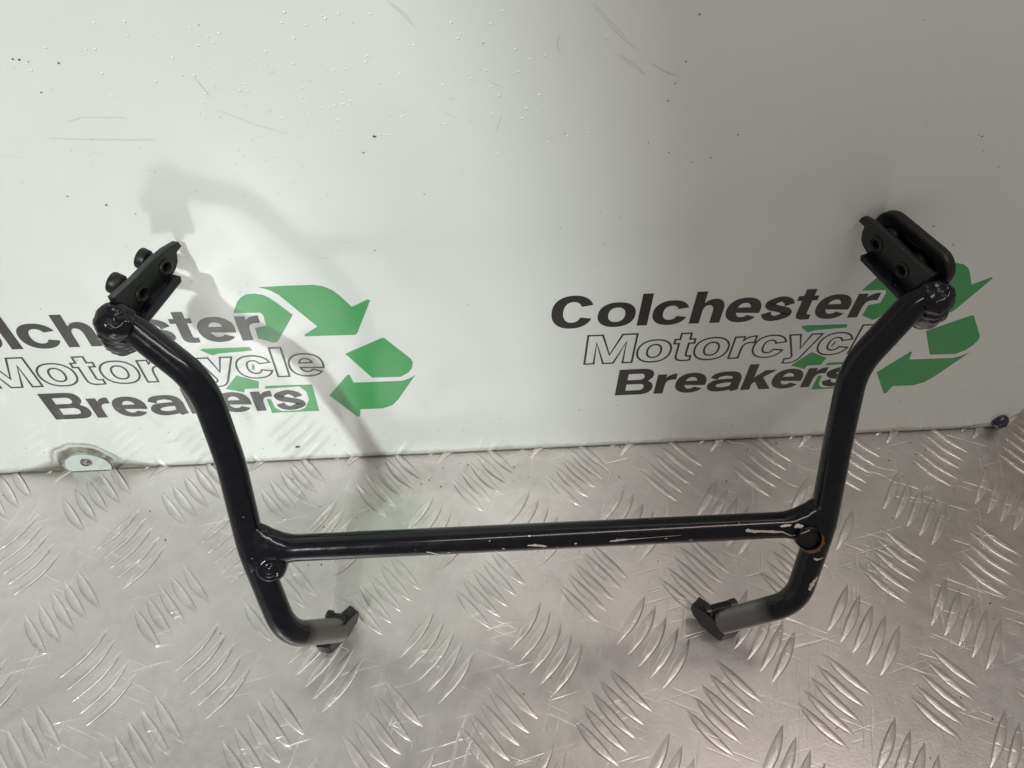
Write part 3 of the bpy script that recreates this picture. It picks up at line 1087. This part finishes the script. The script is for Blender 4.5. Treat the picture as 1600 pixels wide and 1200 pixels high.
# feet ---------------------------------------------------------------
def foot(side):
    if side == 'L':
        f0, f1, ret, sx = V(-114.1, -179.6, 0), V(-94.0, -156.4, 0), V(-122.5, -177.5, 0), 1
        tube_end = ARM['L'][-1]
    else:
        f0, f1, ret, sx = V(192.0, -188.4, 0), V(172.4, -166.4, 0), V(203.6, -185.6, 0), -1
        tube_end = ARM['R'][-1]
    d = f1 - f0
    L = d.length
    ux = d.normalized()
    out = [(0, 0.0003), (L * 0.55, 0.0003), (L * 0.9, 0.006), (L * 1.02, 0.013), (L * 1.04, 0.0175), (L * 0.97, 0.0205), (L * 0.80, 0.0215), (L * 0.55, 0.024), (L * 0.30, 0.021), (0, 0.0125)]
    plate = child('foot_plate', flat_plate(out, [], 0.0034, f0, ux, (0, 0, 1), 0.0006), M_RUBBER, bracket)
    d2 = ret - f0
    r_ = [(0.0, 0.0003), (d2.length, 0.0003), (d2.length + 0.001, 0.010), (0.0, 0.0125)]
    child('flange', flat_plate(r_, [], 0.0032, f0, d2, (0, 0, 1), 0.0006), M_RUBBER, plate)
    # curled top lip
    n = ux.cross(Vector((0, 0, 1)))
    inward = n if n.x * sx < 0 else -n
    lipo = f0 + ux * (L * 0.72) + Vector((0, 0, 0.0212)) + inward * 0.0008
    child('lip', flat_plate([(0, 0), (L * 0.30, 0.0), (L * 0.30, 0.0055), (0.0, 0.006)], [], 0.0024, lipo, ux + Vector((0, 0, -0.15)), inward + Vector((0, 0, 0.12)), 0.0005), M_PLATE, plate)
    # threaded bolt / nut beside the tube, above the plate
    c = f0 + ux * (L * 0.66) + Vector((0, 0, 0.021))
    if side == 'L':
        bx = (Vector((-1.0, 0.15, 0.10))).normalized()
        prof = [(0.0056, 0), (0.0056, 0.010), (0.0070, 0.0102), (0.0073, 0.0145), (0.0060, 0.0156), (0.0028, 0.0156), (0.0026, 0.0120), (0.0003, 0.0120)]
        child('bolt', auto_smooth(lathe(prof, c + Vector((0.0, 0.0, 0.0)), bx, 20), 40), M_PLATE, plate)
    else:
        bx = (Vector((1.0, 0.13, 0.18))).normalized()
        prof = [(0.0056, 0.0), (0.0056, 0.004), (0.0044, 0.0042)]
        h = 0.0045
        while h < 0.0195:
            prof += [(0.0044, h), (0.0049, h + 0.0004), (0.0044, h + 0.0008)]
            h += 0.0011
        prof += [(0.0050, 0.0200), (0.0052, 0.0245), (0.0040, 0.0256), (0.0004, 0.0257)]
        child('bolt', auto_smooth(lathe(prof, c, bx, 20), 40), M_THREAD, plate)
    # small triangular stiffener on top
    child('tab', flat_plate([(0, 0), (0.009, 0.0), (0.008, 0.0045), (0.002, 0.006)], [], 0.002, f0 + ux * (L * 0.52) + Vector((0, 0, 0.0238)) - inward * 0.001, ux, Vector((0, 0, 1)) - inward * 0.5, 0.0004), M_BLACK, plate)


for side in 'LR':
    foot(side)

# chips in the paint of the crossbar and the right arm ----------------
CHIPS = [  # polylines of (distance along crossbar mm, across -1..1, half width mm)
    [(117, -0.28, .35), (120, -0.36, .5), (122.5, -0.52, .55), (126, -0.66, .4)],
    [(131, -0.45, .45), (133, -0.5, .3)],
    [(168, -0.30, .45), (170, -0.34, .3)],
    [(163, -0.55, .35), (165, -0.58, .35)],
    [(185, -0.12, .4), (189, -0.14, .8), (194, -0.2, 1.0), (198.5, -0.30, .6)],
    [(205, -0.5, .4), (206.5, -0.5, .3)],
    [(217, -0.16, .6), (219, -0.16, .7)],
    [(241, -0.12, .6), (246, -0.05, 1.0), (250, -0.02, .8), (254, -0.01, .3), (270, 0.05, .15), (290, 0.12, .12)],
    [(279, -0.08, .5), (281, -0.07, .4)],
    [(296, -0.33, .25), (299, -0.33, .2)],
    [(186, 0.55, .45), (187.5, 0.55, .4)],
    [(335, 0.26, .8), (339, 0.18, 1.2), (346, 0.12, .7), (354, 0.05, .9), (361, 0.0, .6), (365, -0.22, .4), (368, -0.34, .3), (374, -0.18, .4), (378, 0.0, .6), (380, 0.12, .5)],
    [(359, 0.42, .5), (362, 0.45, .8), (367, 0.47, .5)],
    [(369, 0.34, .8), (372, 0.42, 1.3), (375, 0.32, 1.0), (377, 0.15, .7)],
]
rnd = random.Random(21)
for line in CHIPS:
    bm = bmesh.new()
    prev = None
    pts = []
    for a, b in zip(line, line[1:]):
        k = max(2, int(abs(b[0] - a[0]) / 0.7))
        for i in range(k):
            f = i / k
            pts.append([a[j] + (b[j] - a[j]) * f for j in range(3)])
    pts.append(list(line[-1]))
    for idx, (s, v, w) in enumerate(pts):
        end = 0.35 if idx in (0, len(pts) - 1) else 1.0
        row = []
        jit = rnd.uniform(-0.02, 0.02)
        wl, wr = w * end * rnd.uniform(0.55, 1.35), w * end * rnd.uniform(0.55, 1.35)
        for off in (-wl, 0, wr):
            vv = max(-0.98, min(0.98, v + jit * min(1, w) + off * MM / TR))
            dd = length - s * MM
            kf = max(0.0, 1 - dd / 0.029) ** 1.5 if dd < 0.031 else 0.0
            lift = 0.00012 if dd > 0.034 else 0.0005
            ru, rf = TR * 0.99 + 0.0160 * kf + lift, TR * 0.99 + 0.0012 * kf + lift
            row.append(bm.verts.new(A + ax * (s * MM) + up * (vv * ru * (1 - 0.4 * min(1, kf * 3))) + front * (math.sqrt(1 - vv * vv) * rf)))
        if prev:
            for q in range(2):
                bm.faces.new((prev[q], prev[q + 1], row[q + 1], row[q]))
        prev = row
    child('paint_chip', from_bm('chip', bm), M_CHIP, bracket)

# chips on the right arm below the joint
P4, P5 = ARM['R'][4], ARM['R'][5]
t_ = (P5 - P4).normalized()
f_ = Vector((0, -0.75, 0.65))
f_ = (f_ - t_ * f_.dot(t_)).normalized()
s_ = t_.cross(f_)
if s_.x < 0:
    s_ = -s_
for line in ([(24, -0.35, .5), (24.5, -0.1, .9), (23.5, 0.15, .8), (22, 0.35, .3)], [(39, 0.42, .8), (42, 0.35, 1.5), (45, 0.22, 1.9), (48.5, 0.14, 2.0), (51, 0.2, .9)], [(53, -0.1, .5), (54.5, -0.08, .4)]):
    bm = bmesh.new()
    prev = None
    pts = []
    for a, b in zip(line, line[1:]):
        k = 4
        for i in range(k):
            pts.append([a[j] + (b[j] - a[j]) * i / k for j in range(3)])
    pts.append(list(line[-1]))
    vert = abs(line[-1][0] - line[0][0]) > 5
    for idx, (s, v, w) in enumerate(pts):
        row = []
        end = 0.35 if idx in (0, len(pts) - 1) else 1.0
        wl, wr = w * end * rnd.uniform(0.5, 1.3), w * end * rnd.uniform(0.5, 1.3)
        for off in (-wl, 0, wr):
            ss, vv = (s, v + off * MM / TR) if vert else (s + off, v)
            rr = TR + 0.00014
            row.append(bm.verts.new(P4 + t_ * (ss * MM) + s_ * (vv * rr) + f_ * (math.sqrt(max(0, 1 - vv * vv)) * rr)))
        if prev:
            for q in range(2):
                bm.faces.new((prev[q], prev[q + 1], row[q + 1], row[q]))
        prev = row
    child('paint_chip', from_bm('chip', bm), M_CHIP, bracket)

# ------------------------------------------------------------------ grit lying on the bench
bm = bmesh.new()
rnd = random.Random(17)
for i in range(150):
    x = rnd.uniform(-0.42, 0.55)
    y = -abs(rnd.gauss(0, 0.03)) - 0.002 if i < 75 else rnd.uniform(-0.32, -0.01)
    r = rnd.uniform(0.0002, 0.0007)
    g = bmesh.ops.create_icosphere(bm, subdivisions=1, radius=1.0)
    a = rnd.uniform(0, 3.14)
    for v in g['verts']:
        p = Vector((v.co.x * r * 1.8, v.co.y * r, v.co.z * r * 0.4)) * rnd.uniform(0.8, 1.2)
        p.rotate(Matrix.Rotation(a, 3, 'Z'))
        v.co = p + Vector((x, y, r * 0.3))
grit = link('grit', from_bm('grit', bm), M_SPECK)
tag(grit, 'fine dark grit and crumbs scattered over the aluminium bench', 'grit', kind='stuff')
